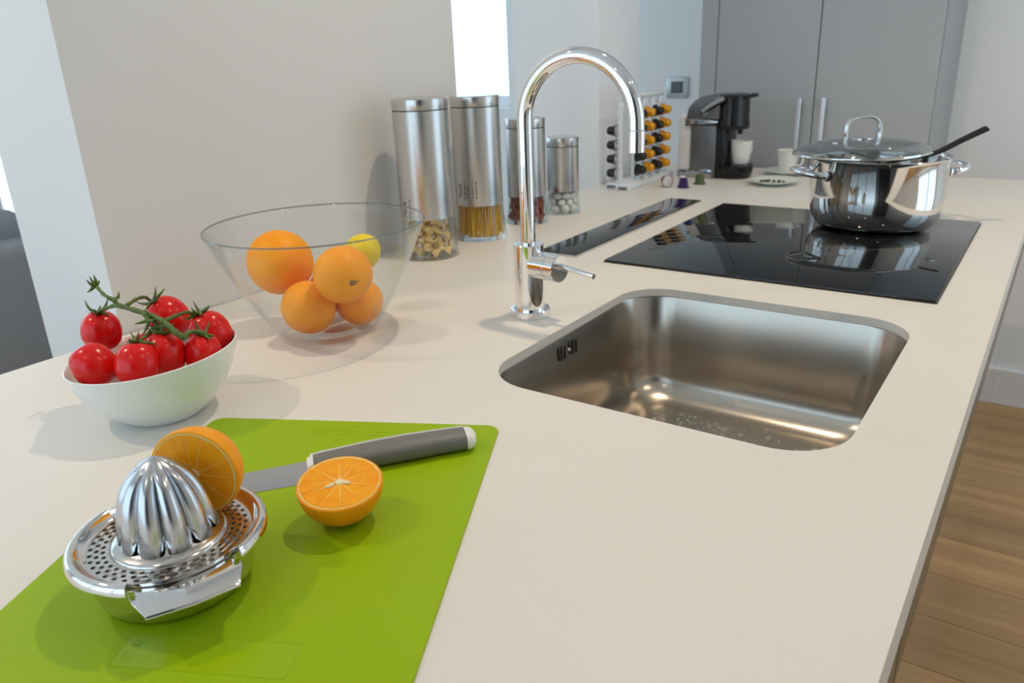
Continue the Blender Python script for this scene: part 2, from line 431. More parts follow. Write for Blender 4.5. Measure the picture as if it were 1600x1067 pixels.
# ------------------------------------------------------------------ sink
def sink():
    t = thing('sink', 'undermounted square stainless steel sink with rounded corners', 'sink', (0, 0, CT-.22))
    zt = CT-.0132-(CT-.22); e = .004
    L_ = []
    def lp(ins, r, z): L_.append(rrect(HX0-e+ins, HX1+e-ins, HY0-e+ins, HY1+e-ins, r, z, 12))
    lp(-.018, HR+.02, zt-.0012); lp(-.018, HR+.02, zt); lp(0, HR, zt); lp(.002, HR, zt-.004)
    lp(.010, HR-.004, .075)
    for k in range(1, 8):
        a = k/7*pi/2; lp(.010+.045*(1-cos(a)), HR-.004-.02*(1-cos(a))+.0, .075-.055*sin(a))
    lp(.10, .05, .0185); lp(.17, .03, .017)
    o = mk('basin', loft(L_, False, True), 'sink_steel', t, smooth=50)
    s = o.modifiers.new('wall', 'SOLIDIFY'); s.thickness = .0012; s.offset = -1
    # overflow: four vertical slots on the left wall with a fixing screw
    for y in (.957, .9666, .9901, 1.0011):
        P = []
        for k in range(16):
            a = 2*pi*k/16; P.append((.0023*cos(a), (.009 if sin(a) > 0 else -.009)+.0023*sin(a)))
        v = [Vector((-.5892+.0032, y+p, .861-(CT-.22)+q-.001)) for p, q in P]+[Vector((-.5892+.0012, y+p, .861-(CT-.22)+q-.001)) for p, q in P]
        f = [list(range(16)), list(range(16, 32))]+[[k, (k+1) % 16, 16+(k+1) % 16, 16+k] for k in range(16)]
        mk('overflow_slot', (v, f), 'dark', t, smooth=0)
    mk('overflow_screw', xf(lathe([(0, .0035), (.002, .003), (.0032, .001), (.0032, 0), (0, 0)], 16), Matrix.Translation((-.5868, .978, .861-(CT-.22))) @ Matrix.Rotation(pi/2, 4, 'Y')), 'chrome', t)
    mk('drain', mv(lathe([(0, .0025), (.022, .003), (.024, .006), (.045, .0075), (.048, .0035), (.046, .0005), (0, .0005)], 40), -.42, .86, .0175), 'chrome', t)
    # water droplets on the sink floor
    rng = random.Random(5); parts = []
    dome = lathe([(0, 1), (.5, .86), (.86, .5), (1, 0), (0, 0)], 7)
    for i in range(420):
        x = rng.uniform(HX0+.07, HX1-.07); y = rng.uniform(HY0+.1, HY1-.06); r = rng.choice((.002, .0026, .0032, .0042, .006))*rng.uniform(.7, 1.2)
        parts.append(([Vector((x+a.x*r*rng.uniform(.9, 1.2), y+a.y*r, .0188+a.z*r*.5)) for a in dome[0]], dome[1]))
    d = mk('water_droplets', join(*parts), 'water', t, smooth=80); d['kind'] = 'stuff'
sink()

# ------------------------------------------------------------------ tap
def faucet():
    t = thing('faucet', 'tall chrome swan-neck mixer tap beside the sink', 'tap', (-.670, .998, CT))
    mk('base_ring', lathe([(0, 0), (.0315, 0), (.0325, .001), (.0325, .0105), (.0312, .012), (.0245, .012), (0, .012)], 64), 'chrome', t, smooth=30)
    mk('body', lathe([(0, .0118), (.0237, .0118), (.0237, .1165), (.0228, .1178), (.0125, .1178), (0, .1178)], 64), 'chrome', t, smooth=30)
    R_ = .0915; zc = .302; pts = [(0, 0, .117), (0, 0, .16), (0, 0, .23), (0, 0, .27)]
    for k in range(0, 41):
        a = pi-pi*k/40*.985; pts.append((R_+R_*cos(a), 0, zc+R_*sin(a)))
    x, _, z = pts[-1]
    pts += [(x+.0004, 0, z-.012)]
    mk('spout', tube(pts, [.0116]*len(pts), 32), 'chrome', t, smooth=50)
    mk('aerator', mv(lathe([(0, -.0275), (.0095, -.0275), (.0100, -.029), (.0124, -.029), (.0124, -.0004), (.0118, 0), (0, 0)], 48), x+.0005, 0, z-.0125), 'chrome', t, smooth=30)
    MX = Matrix.Translation((0, 0, .0855)) @ Matrix.Rotation(radians(-8), 4, 'Z') @ Matrix.Rotation(pi/2, 4, 'Y')
    mk('cartridge_hub', xf(lathe([(0, .015), (.0215, .015), (.0215, .0438), (.0206, .0444), (0, .0444)], 48), MX), 'chrome', t, smooth=30)
    h = mk('lever_cap', xf(lathe([(0, .0448), (.0206, .0448), (.0215, .0454), (.0215, .0630), (.0205, .0640), (0, .0640)], 48), MX), 'chrome', t, smooth=30)
    mk('lever_rod', tube([(.058, -.008, .091), (.090, -.012, .0875), (.126, -.0165, .0835)], [.0042]*3, 16), 'chrome', t, smooth=50)
    mk('index_mark', xf(lathe([(0, .0005), (.0022, .0005), (.0022, 0), (0, 0)], 12), Matrix.Translation((.036, -.0255, .083)) @ Matrix.Rotation(pi/2, 4, 'X')), 'dark', t)
faucet()

# ------------------------------------------------------------------ hob and extractor strip
def hob():
    t = thing('induction_hob', 'black glass induction hob set into the worktop', 'hob', (-.425, 1.677, CT))
    mk('glass_plate', box(-.2965, .2975, -.332, .331, .0004, .0050, .0012, 2), 'black_glass', t, smooth=30)
    mk('seal', box(-.2985, .2995, -.334, .333, 0, .0012), 'hob_edge', t, smooth=0)
    t = thing('extractor_strip', 'narrow black glass extractor cover between canisters and hob', 'extractor', (-.836, 1.69, CT))
    mk('glass_cover', box(-.0455, .0455, -.340, .335, .0004, .0050, .0012, 2), 'black_glass', t, smooth=30)
    mk('metal_frame', join(box(-.0475, -.0457, -.342, .337, 0, .0042), box(.0457, .0475, -.342, .337, 0, .0042), box(-.0457, .0457, -.342, -.3402, 0, .0042), box(-.0457, .0457, .3352, .337, 0, .0042)), 'satin_steel', t, smooth=0)
hob()

# ------------------------------------------------------------------ tall cabinet, switch, sofa, units added behind the camera for reflections
def tall_cabinet():
    X0, X1, Y0, Y1 = -1.096, -.348, 2.74, YB-.002
    t = thing('tall_cabinet', 'tall grey two-door cabinet behind the hob', 'cabinet', ((X0+X1)/2, Y0, 0)); ox = (X0+X1)/2
    mk('carcass', box(X0-ox, X1-ox-.002, .021, Y1-Y0, 0, 2.45), 'cabinet_side', t, smooth=0)
    mk('filler_panel', box(X0-ox, -1.0385-ox, .001, .02, 0, 2.45, .001, 1), 'cabinet_grey', t, smooth=0)
    mk('side_panel', box(X1-ox-.0015, X1-ox, .004, Y1-Y0, 0, 2.45), 'cabinet_side', t, smooth=0)
    for a, b, hx in ((-1.0355, -.7025, -.737), (-.6995, -.3505, -.661)):
        d = mk('door', box(a-ox, b-ox, 0, .02, .08, 2.45, .0015, 1), 'cabinet_grey', t, smooth=0)
        mk('handle', join(box(hx-.006-ox, hx+.006-ox, -.042, -.030, .82, 1.128, .001, 1), box(hx-.005-ox, hx+.005-ox, -.031, .0005, 1.092, 1.114), box(hx-.005-ox, hx+.005-ox, -.031, .0005, .84, .862)), 'rail_metal', d, smooth=0)
tall_cabinet()

def wall_switch():
    t = thing('wall_switch', 'square grey wall switch with dark button beside the cabinet', 'switch', (-1.368, YB, 1.139))
    mk('plate', box(-.048, .048, -.011, 0, -.042, .042, .003), 'switch_plate', t, smooth=40)
    mk('rocker', box(-.026, .026, -.0145, -.0108, -.023, .023, .002), 'switch_dark', t, smooth=40)
    mk('rocker_face', box(-.017, .017, -.0155, -.0144, -.016, .016), 'switch_dark', t, smooth=0)
wall_switch()

def sofa():
    t = thing('sofa', 'dark grey fabric sofa by the bright window on the left', 'sofa', (-3.05, 1.2, 0))
    mk('base', box(-.46, .40, -1.1, 1.1, .10, .30, .03, 3), 'sofa_fabric', t)
    mk('backrest', box(.22, .42, -1.1, 1.1, .28, .80, .04, 3), 'sofa_fabric', t)
    for s in (-1, 1):
        mk('armrest', box(-.46, .22, s*1.0-.11, s*1.0+.11, .30, .58, .04, 3), 'sofa_fabric', t)
        mk('seat_cushion', box(-.46, .21, -.88 if s < 0 else .01, -.01 if s < 0 else .88, .305, .45, .04, 3), 'sofa_fabric', t)
        mk('back_cushion', box(.06, .30, -.92 if s < 0 else .02, -.02 if s < 0 else .92, .46, .885, .06, 4), 'sofa_fabric', t)
    for x in (-.40, .34):
        for y in (-1.0, 1.0): mk('foot', lathe([(0, 0), (.018, 0), (.024, .10), (0, .10)], 16), 'dark', t, (x, y, 0))
sofa()

def reflection_units():  # invented units, unseen, giving the shiny surfaces something dark to reflect
    for i, (x0, x1, lb) in enumerate(((.50, 1.11, 'left'), (1.12, 1.73, 'right'))):
        t = thing('reflection_unit', 'dark tall unit added behind the viewer for reflections, %s one of the pair' % lb, 'cabinet', ((x0+x1)/2, YF+.3, 0), group='dark tall units added for reflections behind the viewer')
        h = (x1-x0)/2
        mk('carcass', box(-h, h, -.295, .275, .0, 2.2), 'reflection_dark', t, smooth=0)
        for s in (-1, 1):
            d = mk('door', box(-h+.002 if s < 0 else .0015, -.0015 if s < 0 else h-.002, .276, .296, .08, 2.195, .001, 1), 'reflection_dark', t, smooth=0)
            mk('handle', box(s*.04-.006, s*.04+.006, .32, .332, .9, 1.2), 'rail_metal', d, smooth=0)
reflection_units()

# ------------------------------------------------------------------ cutting mat
def cutting_mat():
    u = Vector((.8942, .4476, 0)); v = Vector((.4476, -.8942, 0)); o = Vector((-.788, .4862, CT))
    t = thing('cutting_mat', 'bright green flexible cutting mat under the juicer and knife', 'cutting mat', o)
    M = Matrix((u, -v, Vector((0, 0, 1)))).transposed().to_4x4()
    W_, H_ = .3475, .47
    def sh(vf): return xf(vf, M)
    L_ = [rrect(0, W_, -H_, 0, .016, 0, 6), rrect(0, W_, -H_, 0, .016, .0014, 6), rrect(.0006, W_-.0006, -H_+.0006, -.0006, .0154, .0020, 6)]
    mk('mat_sheet', sh(loft(L_)), 'green_mat', t, smooth=40)
    # embossed outlines
    def frame(x0, x1, y0, y1, tk=.0007):
        return join(box(x0, x1, y0, y0+tk, .0019, .00225), box(x0, x1, y1-tk, y1, .0019, .00225), box(x0, x0+tk, y0, y1, .0019, .00225), box(x1-tk, x1, y0, y1, .0019, .00225))
    # near label panel: corners measured on the mat
    mk('embossed_panel', sh(join(frame(.124, .258, -.395, -.360), box(.1247, .2573, -.3943, -.3607, .0019, .00205))), 'green_emboss', t, smooth=0)
    def ring(cx, cy, r): return mv(lathe([(r-.0007, .0019), (r-.0007, .0023), (r, .0023), (r, .0019)], 24), cx, cy, 0)
    mk('embossed_symbols', sh(join(ring(.134, -.385, .0045), ring(.134, -.385, .002), box(.131, .137, -.3745, -.3738, .0019, .0023), box(.131, .1317, -.3745, -.368, .0019, .0023), box(.1345, .1352, -.3745, -.368, .0019, .0023))), 'green_emboss', t, smooth=0)
    mk('embossed_panel', sh(frame(.135, .235, -.034, -.026)), 'green_emboss', t, smooth=0)
cutting_mat()
MT = CT+.0021

# ------------------------------------------------------------------ knife
def knife():
    a = Vector((-.582, .454)); b = Vector((-.4715, .588)); d = (b-a).normalized()
    t = thing('kitchen_knife', 'large knife with grey and white handle lying on the green mat', 'knife', (a.x, a.y, MT), (0, 0, math.atan2(d.y, d.x)))
    LN = (b-a).length
    # handle: superellipse sections along x ; x=0 is the bolster
    def sec(x, yc, hy, hz, zc, n=20, p=.8):
        P = []
        for k in range(n):
            an = 2*pi*k/n; c, s = cos(an), sin(an)
            P.append(Vector((x, yc+hy*math.copysign(abs(c)**p, c), zc+hz*math.copysign(abs(s)**p, s))))
        return P
    data = [(.002, .006, .0105, .0065, .0085), (.012, .004, .0125, .0078, .0088), (.035, .000, .0150, .0098, .0100), (.065, -.001, .0165, .0108, .0110), (.10, .000, .0165, .0110, .0112), (.135, .001, .0150, .0108, .0110), (LN-.012, .001, .0148, .0105, .0108)]
    mk('grip', loft([sec(*q) for q in data]), 'handle_grey', t, smooth=60)
    e = LN-.0115
    mk('end_cap', loft([sec(e, .001, .0150, .0107, .0109), sec(e+.005, .001, .0146, .0104, .0109), sec(e+.009, .0015, .0115, .0085, .0109), sec(e+.0115, .002, .006, .005, .0109)]), 'handle_white', t, smooth=60)
    sp = [(.0, .0160, .0022, .0050, .0090), (.012, .0160, .0018, .0060, .0096), (.035, .0142, .0018, .0072, .0108), (.065, .0148, .0018, .0080, .0118), (.10, .0158, .0018, .0082, .0120), (.135, .0152, .0018, .0080, .0118), (e+.001, .0150, .0018, .0078, .0116)]
    mk('spine_strip', loft([sec(*q, p=1) for q in sp]), 'handle_white', t, smooth=60)
    mk('bolster', loft([sec(-.0035, .005, .0118, .0050, .0075), sec(.003, .0055, .0122, .0072, .0086)]), 'handle_white', t, smooth=60)
    # blade: flat wedge profile lying on its side, spine at +y
    V, F = [], []
    st = [(-.002, .0150, -.0200), (-.05, .0145, -.0205), (-.10, .0125, -.0190), (-.13, .0095, -.0150), (-.152, .0045, -.0080), (-.162, -.0005, -.0015)]
    for x, ys, ye in st:
        th = .0011
        zs = .0060+(x+.002)/.16*.0048     # spine leans slightly: edge rests on the mat
        V += [Vector((x, ys, zs-th*.5+.0005)), Vector((x, ys, zs+th)), Vector((x, ye*.8, .0020)), Vector((x, ye, .0004)), Vector((x, ye, .0001))]
    n = 5
    for i in range(len(st)-1):
        for k in range(n):
            j = (k+1) % n; F.append([i*n+k, i*n+j, (i+1)*n+j, (i+1)*n+k])
    F += [list(range(n)), [(len(st)-1)*n+k for k in range(n)]]
    mk('blade', (V, F), 'blade_steel', t, smooth=20)
knife()

# ------------------------------------------------------------------ orange halves
def half_orange(label, loc, axis, spin=0., R_=.0392, seeds=((.10, 14), (.16, -100))):
    q = Vector(axis).normalized().to_track_quat('Z', 'Y') @ Euler((0, 0, spin)).to_quaternion()
    t = thing('orange_half', label, 'orange half', loc, q.to_euler())
    prof = [(0, -R_*.97)]
    for k in range(1, 17):
        a = pi/2*k/16; prof.append((R_*sin(a), -R_*.97*cos(a)))
    prof += [(R_*.985, .0006), (R_*.955, .0007), (R_*.955, -.004), (0, -.004)]
    rng = random.Random(int(spin*100)+5)
    mk('peel', lathe(prof, 56, fn=lambda r, z, a: (r*cos(a)*(1+.012*sin(2*a+1)), r*sin(a)*(1+.012*sin(2*a+1)), z)), 'orange_peel', t, smooth=60)
    mk('membrane', lathe([(0, -.0039), (0, .0007), (R_*.90, .0007), (R_*.90, -.0039)], 40), 'membrane', t, smooth=30)
    mk('pith', lathe([(R_*.89, -.0039), (R_*.90, .0004), (R_*.92, .0008), (R_*.95, .0009), (R_*.954, .0002), (R_*.954, -.0039)], 56, fn=lambda r, z, a: (r*cos(a)*(1+.012*sin(2*a+1)), r*sin(a)*(1+.012*sin(2*a+1)), z)), 'pith', t, smooth=60)
    n = 10; ang = [2*pi*i/n+rng.uniform(-.09, .09) for i in range(n)]; ang.append(ang[0]+2*pi)
    for i in range(n):
        a0 = ang[i]; a1 = ang[i+1]-.010
        r1 = R_*.915; P = []
        am = (a0+a1)/2; r0 = R_*.11
        P.append((r0*cos(am), r0*sin(am)))
        for k in range(9):
            a = a0+(a1-a0)*k/8; rr = r1*(1-.03*abs((k-4)/4)**4); P.append((rr*cos(a), rr*sin(a)))
        m = len(P); V = [Vector((x, y, -.0015)) for x, y in P]+[Vector((x, y, .0007)) for x, y in P]
        cx = sum(x for x, y in P)/m; cy = sum(y for x, y in P)/m
        V += [Vector((cx+(x-cx)*.985, cy+(y-cy)*.985, .0010)) for x, y in P]
        F = [list(range(m))[::-1], [2*m+k for k in range(m)]]+[[k, (k+1) % m, m+(k+1) % m, m+k] for k in range(m)]+[[m+k, m+(k+1) % m, 2*m+(k+1) % m, 2*m+k] for k in range(m)]
        mk('segment', (V, F), 'flesh', t, smooth=60)
    st = []
    for k in range(20):
        a = 2*pi*k/20; r = R_*(.135 if k % 2 == 0 else .085); st.append((r*cos(a), r*sin(a)))
    mk('core', loft([[Vector((x, y, 0)) for x, y in st], [Vector((x, y, .0014)) for x, y in st], [Vector((x*.7, y*.7, .0018)) for x, y in st]]), 'core', t, smooth=30)
    for fr, an in seeds:
        a = radians(an); r = R_*(fr+.12)
        S = ico(1, 2); sc = (.0052, .0021, .0012)
        mk('seed', xf(([Vector((v.x*sc[0]*(1-.25*v.x), v.y*sc[1]*(1-.4*v.x), v.z*sc[2])) for v in S[0]], S[1]), Matrix.Translation((r*cos(a), r*sin(a), .0015)) @ Matrix.Rotation(a, 4, 'Z')), 'core', t, smooth=80)
    return t
half_orange('halved orange lying cut side up on the green mat', (-.4905, .4115, MT+.0384), (.10, -.10, 1), 1.0, seeds=((.16, 150), (.07, -80)))

# ------------------------------------------------------------------ juicer
JX, JY = -.543, .276
def juicer():
    t = thing('citrus_juicer', 'round stainless steel citrus juicer with ribbed cone on the mat', 'juicer', (JX, JY, MT))
    ta = radians(-23)
    prof = [(0, 0), (.050, 0), (.0575, .003), (.0600, .008), (.0655, .028), (.0672, .0405), (.0660, .0415), (.0640, .028), (.0585, .009), (.056, .005), (.048, .0018), (0, .0018)]
    mk('pan', lathe(prof, 72), 'pressed_steel', t, smooth=50)
    for i, a in enumerate((ta, ta+pi)):
        M = Matrix.Rotation(a, 4, 'Z')
        # pouring lip: tapered tongue sloping outward and down
        P0 = [(.0560, -.040, .0418), (.0665, 0, .0418), (.0560, .040, .0418)]
        P1 = [(.0720, -.039, .0410), (.0790, 0, .0408), (.0720, .039, .0410)]
        P2 = [(.0880, -.033, .0375), (.0905, 0, .0370), (.0880, .033, .0375)]
        P3 = [(.0890, -.033, .0350), (.0915, 0, .0345), (.0890, .033, .0350)]
        V = [Vector(p) for r in (P0, P1, P2, P3) for p in r]; F = []
        for r in range(3):
            for c in range(2): F.append([r*3+c, r*3+c+1, r*3+c+4, r*3+c+3])
        o = mk('pouring_lip', xf((V, F), M), 'polished_steel', t, smooth=60)
        s = o.modifiers.new('sheet', 'SOLIDIFY'); s.thickness = .0012
        b = o.modifiers.new('round', 'BEVEL'); b.width = .0008; b.segments = 2
    st = mk('strainer_dish', lathe([(.0440, .0445), (.0445, .0432), (.0462, .0430)], 72), 'pressed_steel', t, smooth=50)
    # perforated plate: polar cells, some with a round hole
    V, F = [], []
    rings = [(.0462, .0468, 0), (.0468, .0512, 1), (.0512, .0516, 0), (.0516, .0560, 1), (.0560, .0564, 0), (.0564, .0608, 1), (.0608, .0625, 0)]
    hz = .0430
    for ri, (r0, r1, hole) in enumerate(rings):
        n = 40; off = (ri % 4)*.5*2*pi/n*.5
        for k in range(n):
            a0 = 2*pi*k/n+off; a1 = 2*pi*(k+1)/n+off; am = (a0+a1)/2; rm = (r0+r1)/2
            c8 = [(r0, a0), (r0, am), (r0, a1), (rm, a1), (r1, a1), (r1, am), (r1, a0), (rm, a0)]
            b0 = len(V); V += [Vector((r*cos(a), r*sin(a), hz)) for r, a in c8]
            gap = abs(((am-ta+pi/2) % pi)-pi/2) < radians(20) and ri > 3 and False
            if hole and not gap:
                b1 = len(V)
                for i in range(8):
                    an = radians(-135+45*i); rr = .0018
                    # local frame: radial, tangential
                    dr = rr*sin(an-0)*1.0; dt = rr*1.25*cos(an)
                    V.append(Vector(((rm+(dr if True else 0))*cos(am)-dt*-1*0-dt*(-sin(am))*-1, (rm+dr)*sin(am)+dt*cos(am), hz)))
                for i in range(8): F.append([b0+i, b0+(i+1) % 8, b1+(i+1) % 8, b1+i])
            else: F.append(list(range(b0, b0+8)))
    o = mk('perforated_plate', (V, F), 'pressed_steel', t, smooth=0)
    s = o.modifiers.new('sheet', 'SOLIDIFY'); s.thickness = .0008
    # raised rim, in two arcs that leave the lips open
    for a in (ta+pi/2, ta-pi/2):
        mk('rim', lathe([(.0622, .0428), (.0655, .0436), (.0680, .0480), (.0705, .0505), (.0735, .0500), (.0758, .0470), (.0764, .0425), (.0752, .0425), (.0745, .0465), (.0728, .0488), (.0706, .0490), (.0690, .0470), (.0662, .0425), (.0622, .0418)], 40, a-radians(57), a+radians(57), ends=True), 'polished_steel', t, smooth=60)
    for a in (ta, ta+pi):
        mk('inner_rim', lathe([(.0622, .0428), (.0632, .0436), (.0640, .0448), (.0650, .0449), (.0650, .0425), (.0622, .0418)], 24, a-radians(33.1), a+radians(33.1)), 'polished_steel', t, smooth=60)
    # ribbed reamer
    n = 10; H_ = .0705
    def prof_r(u): return .0385*(1-.28*u-.72*u**3.6)**.72
    V, F = [], []; rows = 26; seg = 160
    for i in range(rows):
        u = i/(rows-1)*.992
        for k in range(seg):
            a = 2*pi*k/seg; ph = (a*n/(2*pi)) % 1.0
            rib = abs(sin(pi*ph))**.5              # rounded lobes with sharp valleys
            amp = .26*min(1, (1-u)*4)*(.55+.45*min(1, u*6))
            # lobes end in points at the base
            lift = .015*(1-rib)*max(0, 1-u*4)
            r = prof_r(u)*(1-amp*(1-rib)); V.append(Vector((r*cos(a), r*sin(a), u*H_+lift)))
    for i in range(rows-1):
        for k in range(seg):
            j = (k+1) % seg; F.append([i*seg+k, i*seg+j, (i+1)*seg+j, (i+1)*seg+k])
    V.append(Vector((0, 0, H_))); F += [[(rows-1)*seg+k, (rows-1)*seg+(k+1) % seg, len(V)-1] for k in range(seg)]
    mk('reamer', mv((V, F), 0, 0, .0440), 'cast_aluminium', t, smooth=70)
    mk('reamer_collar', lathe([(0, .0425), (.0450, .0425), (.0442, .0445), (.0420, .0460), (.0385, .0466), (.031, .0500), (.028, .060), (0, .060)], 64), 'pressed_steel', t, smooth=50)
juicer()
half_orange('halved orange leaning upright on the juicer cone', (-.5500, .3110, MT+.0805), (.41, -.89, -.01), .5, seeds=((.14, 100),))

# ------------------------------------------------------------------ white bowl with tomatoes
WB = Vector((-.864, .4675, CT))
def white_bowl():
    t = thing('ceramic_bowl', 'white ceramic bowl with slanted rim holding tomatoes', 'bowl', WB)
    aR = math.atan2(RH.y, RH.x)
    prof = [(0, 0.002), (.040, .002), (.041, 0), (.046, 0), (.0485, .003), (.064, .014), (.080, .031), (.0905, .048), (.0975, .063), (.1005, .0745), (.1008, .0760), (.0995, .0766), (.0978, .0750), (.0945, .063), (.0875, .049), (.077, .033), (.061, .0175), (.045, .0085), (0, .007)]
    def fn(r, z, a):
        k = max(0, min(1, z/.075)); s = .008*k*cos(a-aR)+.003*k
        return (r*cos(a)*(1-.03*k), r*sin(a)*(1-.03*k), z+s)
    mk('bowl_shell', lathe(prof, 80, fn=fn), 'ceramic', t, smooth=60)
white_bowl()

TOM = [(-.9404, .4503, .9986, .0232, (.15, .0, 1), 'tomato standing highest at the left of the white bowl, stem on top'),
       (-.8708, .3997, .9850, .0238, (-.4, -.2, .7), 'leftmost front tomato at the lower rim of the white bowl'),
       (-.8220, .4240, .9870, .0233, (-.2, .3, .9), 'second front tomato from the left in the white bowl'),
       (-.8330, .4640, .9830, .0240, (-.05, .2, 1), 'front tomato below the vine in the middle of the white bowl'),
       (-.8080, .4985, .9780, .0215, (.1, .15, 1), 'small tomato at the right rim of the white bowl with green calyx'),
       (-.8390, .5320, .9885, .0250, (-.25, -.2, .9), 'large tomato at the far right of the white bowl'),
       (-.9160, .5252, .9985, .0252, (-.3, -.4, .75), 'tomato at the back of the white bowl behind the vine'),
       (-.8900, .4720, .9450, .0240, (0, 0, 1), 'tomato in the bottom of the white bowl under the others'),
       (-.9230, .4920, .9600, .0230, (-.4, .1, .9), 'tomato half hidden behind the highest left one')]
def tomato(x, y, z, r, ax, label):
    prof = [(0, .93), (.10, .955), (.22, .985), (.42, .965), (.62, .87), (.80, .68), (.93, .40), (1.0, .05), (.985, -.30), (.89, -.62), (.70, -.88), (.46, -1.05), (.2, -1.12), (0, -1.13)]
    t = thing('tomato', label, 'tomato', (x, y, z), Vector(ax).to_track_quat('Z', 'Y').to_euler(), group='tomatoes in the white bowl')
    ph = random.random()*6
    mk('fruit', lathe([(a*r, b*r) for a, b in prof], 36, fn=lambda q, h, a: (q*cos(a)*(1+.02*cos(3*a+ph)), q*sin(a)*(1+.02*cos(3*a+ph)), h)), 'tomato_skin', t, smooth=80)
    mk('stem_scar', lathe([(0, .945*r), (.09*r, .96*r), (.10*r, .93*r), (0, .92*r)], 10), 'vine', t)
for q in TOM: tomato(*q)

def vine():
    t = thing('tomato_vine', 'curling green tomato vine lying over the tomatoes', 'vine', (-.866, .466, .98)); O = Vector((-.866, .466, .98))
    def T(name, pts, r0, r1, sub=5):
        P = catmull([Vector(p)-O for p in pts], sub); n = len(P)
        return mk(name, tube(P, [1.2*(r0+(r1-r0)*i/(n-1))+.0004*sin(i*1.7) for i in range(n)], 10), 'vine', t, smooth=70)
    T('main_stem', [(-.9467, .4606, 1.050), (-.9281, .4569, 1.045), (-.9056, .4563, 1.040), (-.8954, .4559, 1.036), (-.8719, .4642, 1.030), (-.8436, .4699, 1.024), (-.8252, .4709, 1.018), (-.8110, .4720, 1.010), (-.8050, .4780, 1.003)], .0016, .0034)
    T('side_stem', [(-.8954, .4559, 1.036), (-.9102, .4550, 1.033), (-.9290, .4510, 1.026), (-.937, .4505, 1.021)], .0022, .0016)
    T('side_stem', [(-.8900, .4600, 1.034), (-.9000, .4800, 1.036), (-.9065, .4950, 1.034), (-.922, .5090, 1.024)], .0020, .0015)
    T('side_stem', [(-.8367, .4750, 1.020), (-.8430, .4950, 1.020), (-.8470, .5130, 1.018), (-.8490, .5270, 1.008)], .0022, .0016)
    T('side_stem', [(-.8060, .4770, 1.004), (-.8120, .4900, 1.006), (-.8040, .4990, 1.004), (-.799, .5050, .994)], .0022, .0016)
    T('side_stem', [(-.8280, .4710, 1.017), (-.8480, .4664, 1.012), (-.8450, .4560, 1.008), (-.8250, .4330, 1.010)], .0024, .0015)
    T('side_stem', [(-.8500, .4680, 1.022), (-.8430, .4690, 1.014), (-.835, .4710, 1.004)], .0024, .0018)
    rng = random.Random(11)
    def calyx(p, ax, ln=.0185, n=7):
        q = Vector(ax).to_track_quat('Z', 'Y').to_matrix().to_4x4(); parts = []
        parts.append(lathe([(0, .0030), (.0024, .0022), (.0034, .0005), (0, -.0006)], 10))
        for k in range(n):
            a = 2*pi*k/n+rng.uniform(-.3, .3); l = ln*rng.uniform(.7, 1.25); cu = rng.uniform(-.2, 1.2); tw = rng.uniform(-.6, .6)
            P = []
            for i in range(6):
                u = i/5; rr = l*u*(1-.25*abs(cu)*u); P.append(Vector((rr*cos(a+tw*u), rr*sin(a+tw*u), .0012+l*cu*u*u*.75)))
            parts.append(tube(P, [.0015, .0021, .0021, .0017, .0011, .0004], 6))
        return mk('calyx', xf(join(*parts), Matrix.Translation(Vector(p)-O) @ q), 'vine', t, smooth=70)
    for i in (0, 3, 4, 5, 6, 2):
        x, y, z, r, ax, _ = TOM[i]; a = Vector(ax).normalized(); calyx(Vector((x, y, z))+a*r*.99, a)
    calyx((-.9500, .4610, 1.051), (-.7, -.1, .5), .011)
    calyx((-.9020, .4570, 1.041), (-.1, -.3, 1), .012, 4)
    calyx((-.8500, .4640, 1.022), (.0, -.7, .4), .015, 5)
vine()

# ------------------------------------------------------------------ glass bowl with fruit
GB = Vector((-.906, .779, CT))
def glass_bowl():
    t = thing('glass_bowl', 'large clear glass bowl flaring upward with oranges inside', 'bowl', GB)
    out = [(0, .0005), (.066, .0005), (.074, .002), (.0775, .006)]
    for k in range(1, 15):
        u = k/14; out.append((.0775+.0855*u**.97+.004*sin(pi*u), .006+.164*u))
    inn = [(r-.0028, z) for r, z in out[4:]][::-1] + [(.0735, .0125), (.066, .0085), (0, .0080)]
    rim = [(out[-1][0]-.0006, out[-1][1]+.0012), (out[-1][0]-.0022, out[-1][1]+.0012)]
    mk('glass_wall', lathe(out+rim+inn, 96), 'clear_glass', t, smooth=60)
    R_, z_ = out[-1][0]-.0014, out[-1][1]+.0016
    mk('rim', lathe([(R_+.0015*cos(2*pi*k/10), z_+.0014*sin(2*pi*k/10)) for k in range(11)], 96), 'rim_glass', t, smooth=80)
glass_bowl()

def orange(x, y, z, r, label, ax=(0, 0, 1), spot=None, lemon=False):
    t = thing('lemon' if lemon else 'orange', label, 'lemon' if lemon else 'orange', (x, y, z), Vector(ax).to_track_quat('Z', 'Y').to_euler(), group=None if lemon else 'oranges in the glass bowl')
    prof = []
    for k in range(25):
        a = pi*k/24; rr = sin(a); zz = cos(a)
        if not lemon:
            zz -= .05*math.exp(-(rr/.16)**2)*(1 if zz > 0 else -.3)
        else:
            zz = zz*1.12+.14*math.exp(-(rr/.22)**2)*(1 if zz > 0 else -1)
        prof.append((0 if k in (0, 24) else rr*r, zz*r*.985))
    mk('peel', lathe(prof, 40), 'lemon_peel' if lemon else 'orange_peel', t, smooth=80)
    if not lemon:
        st = []
        for k in range(12):
            a = 2*pi*k/12; q = .055*r*(1 if k % 2 else .7); st.append((q*cos(a), q*sin(a)))
        mk('stem_button', loft([[Vector((a, b, .915*r)) for a, b in st], [Vector((a, b, .948*r)) for a, b in st], [Vector((a*.4, b*.4, .955*r)) for a, b in st]]), 'vine', t, smooth=40)
    return t
orange(-.9862, .7674, 1.0045, .0514, 'biggest orange high at the left of the glass bowl', (-.2, .5, .8))
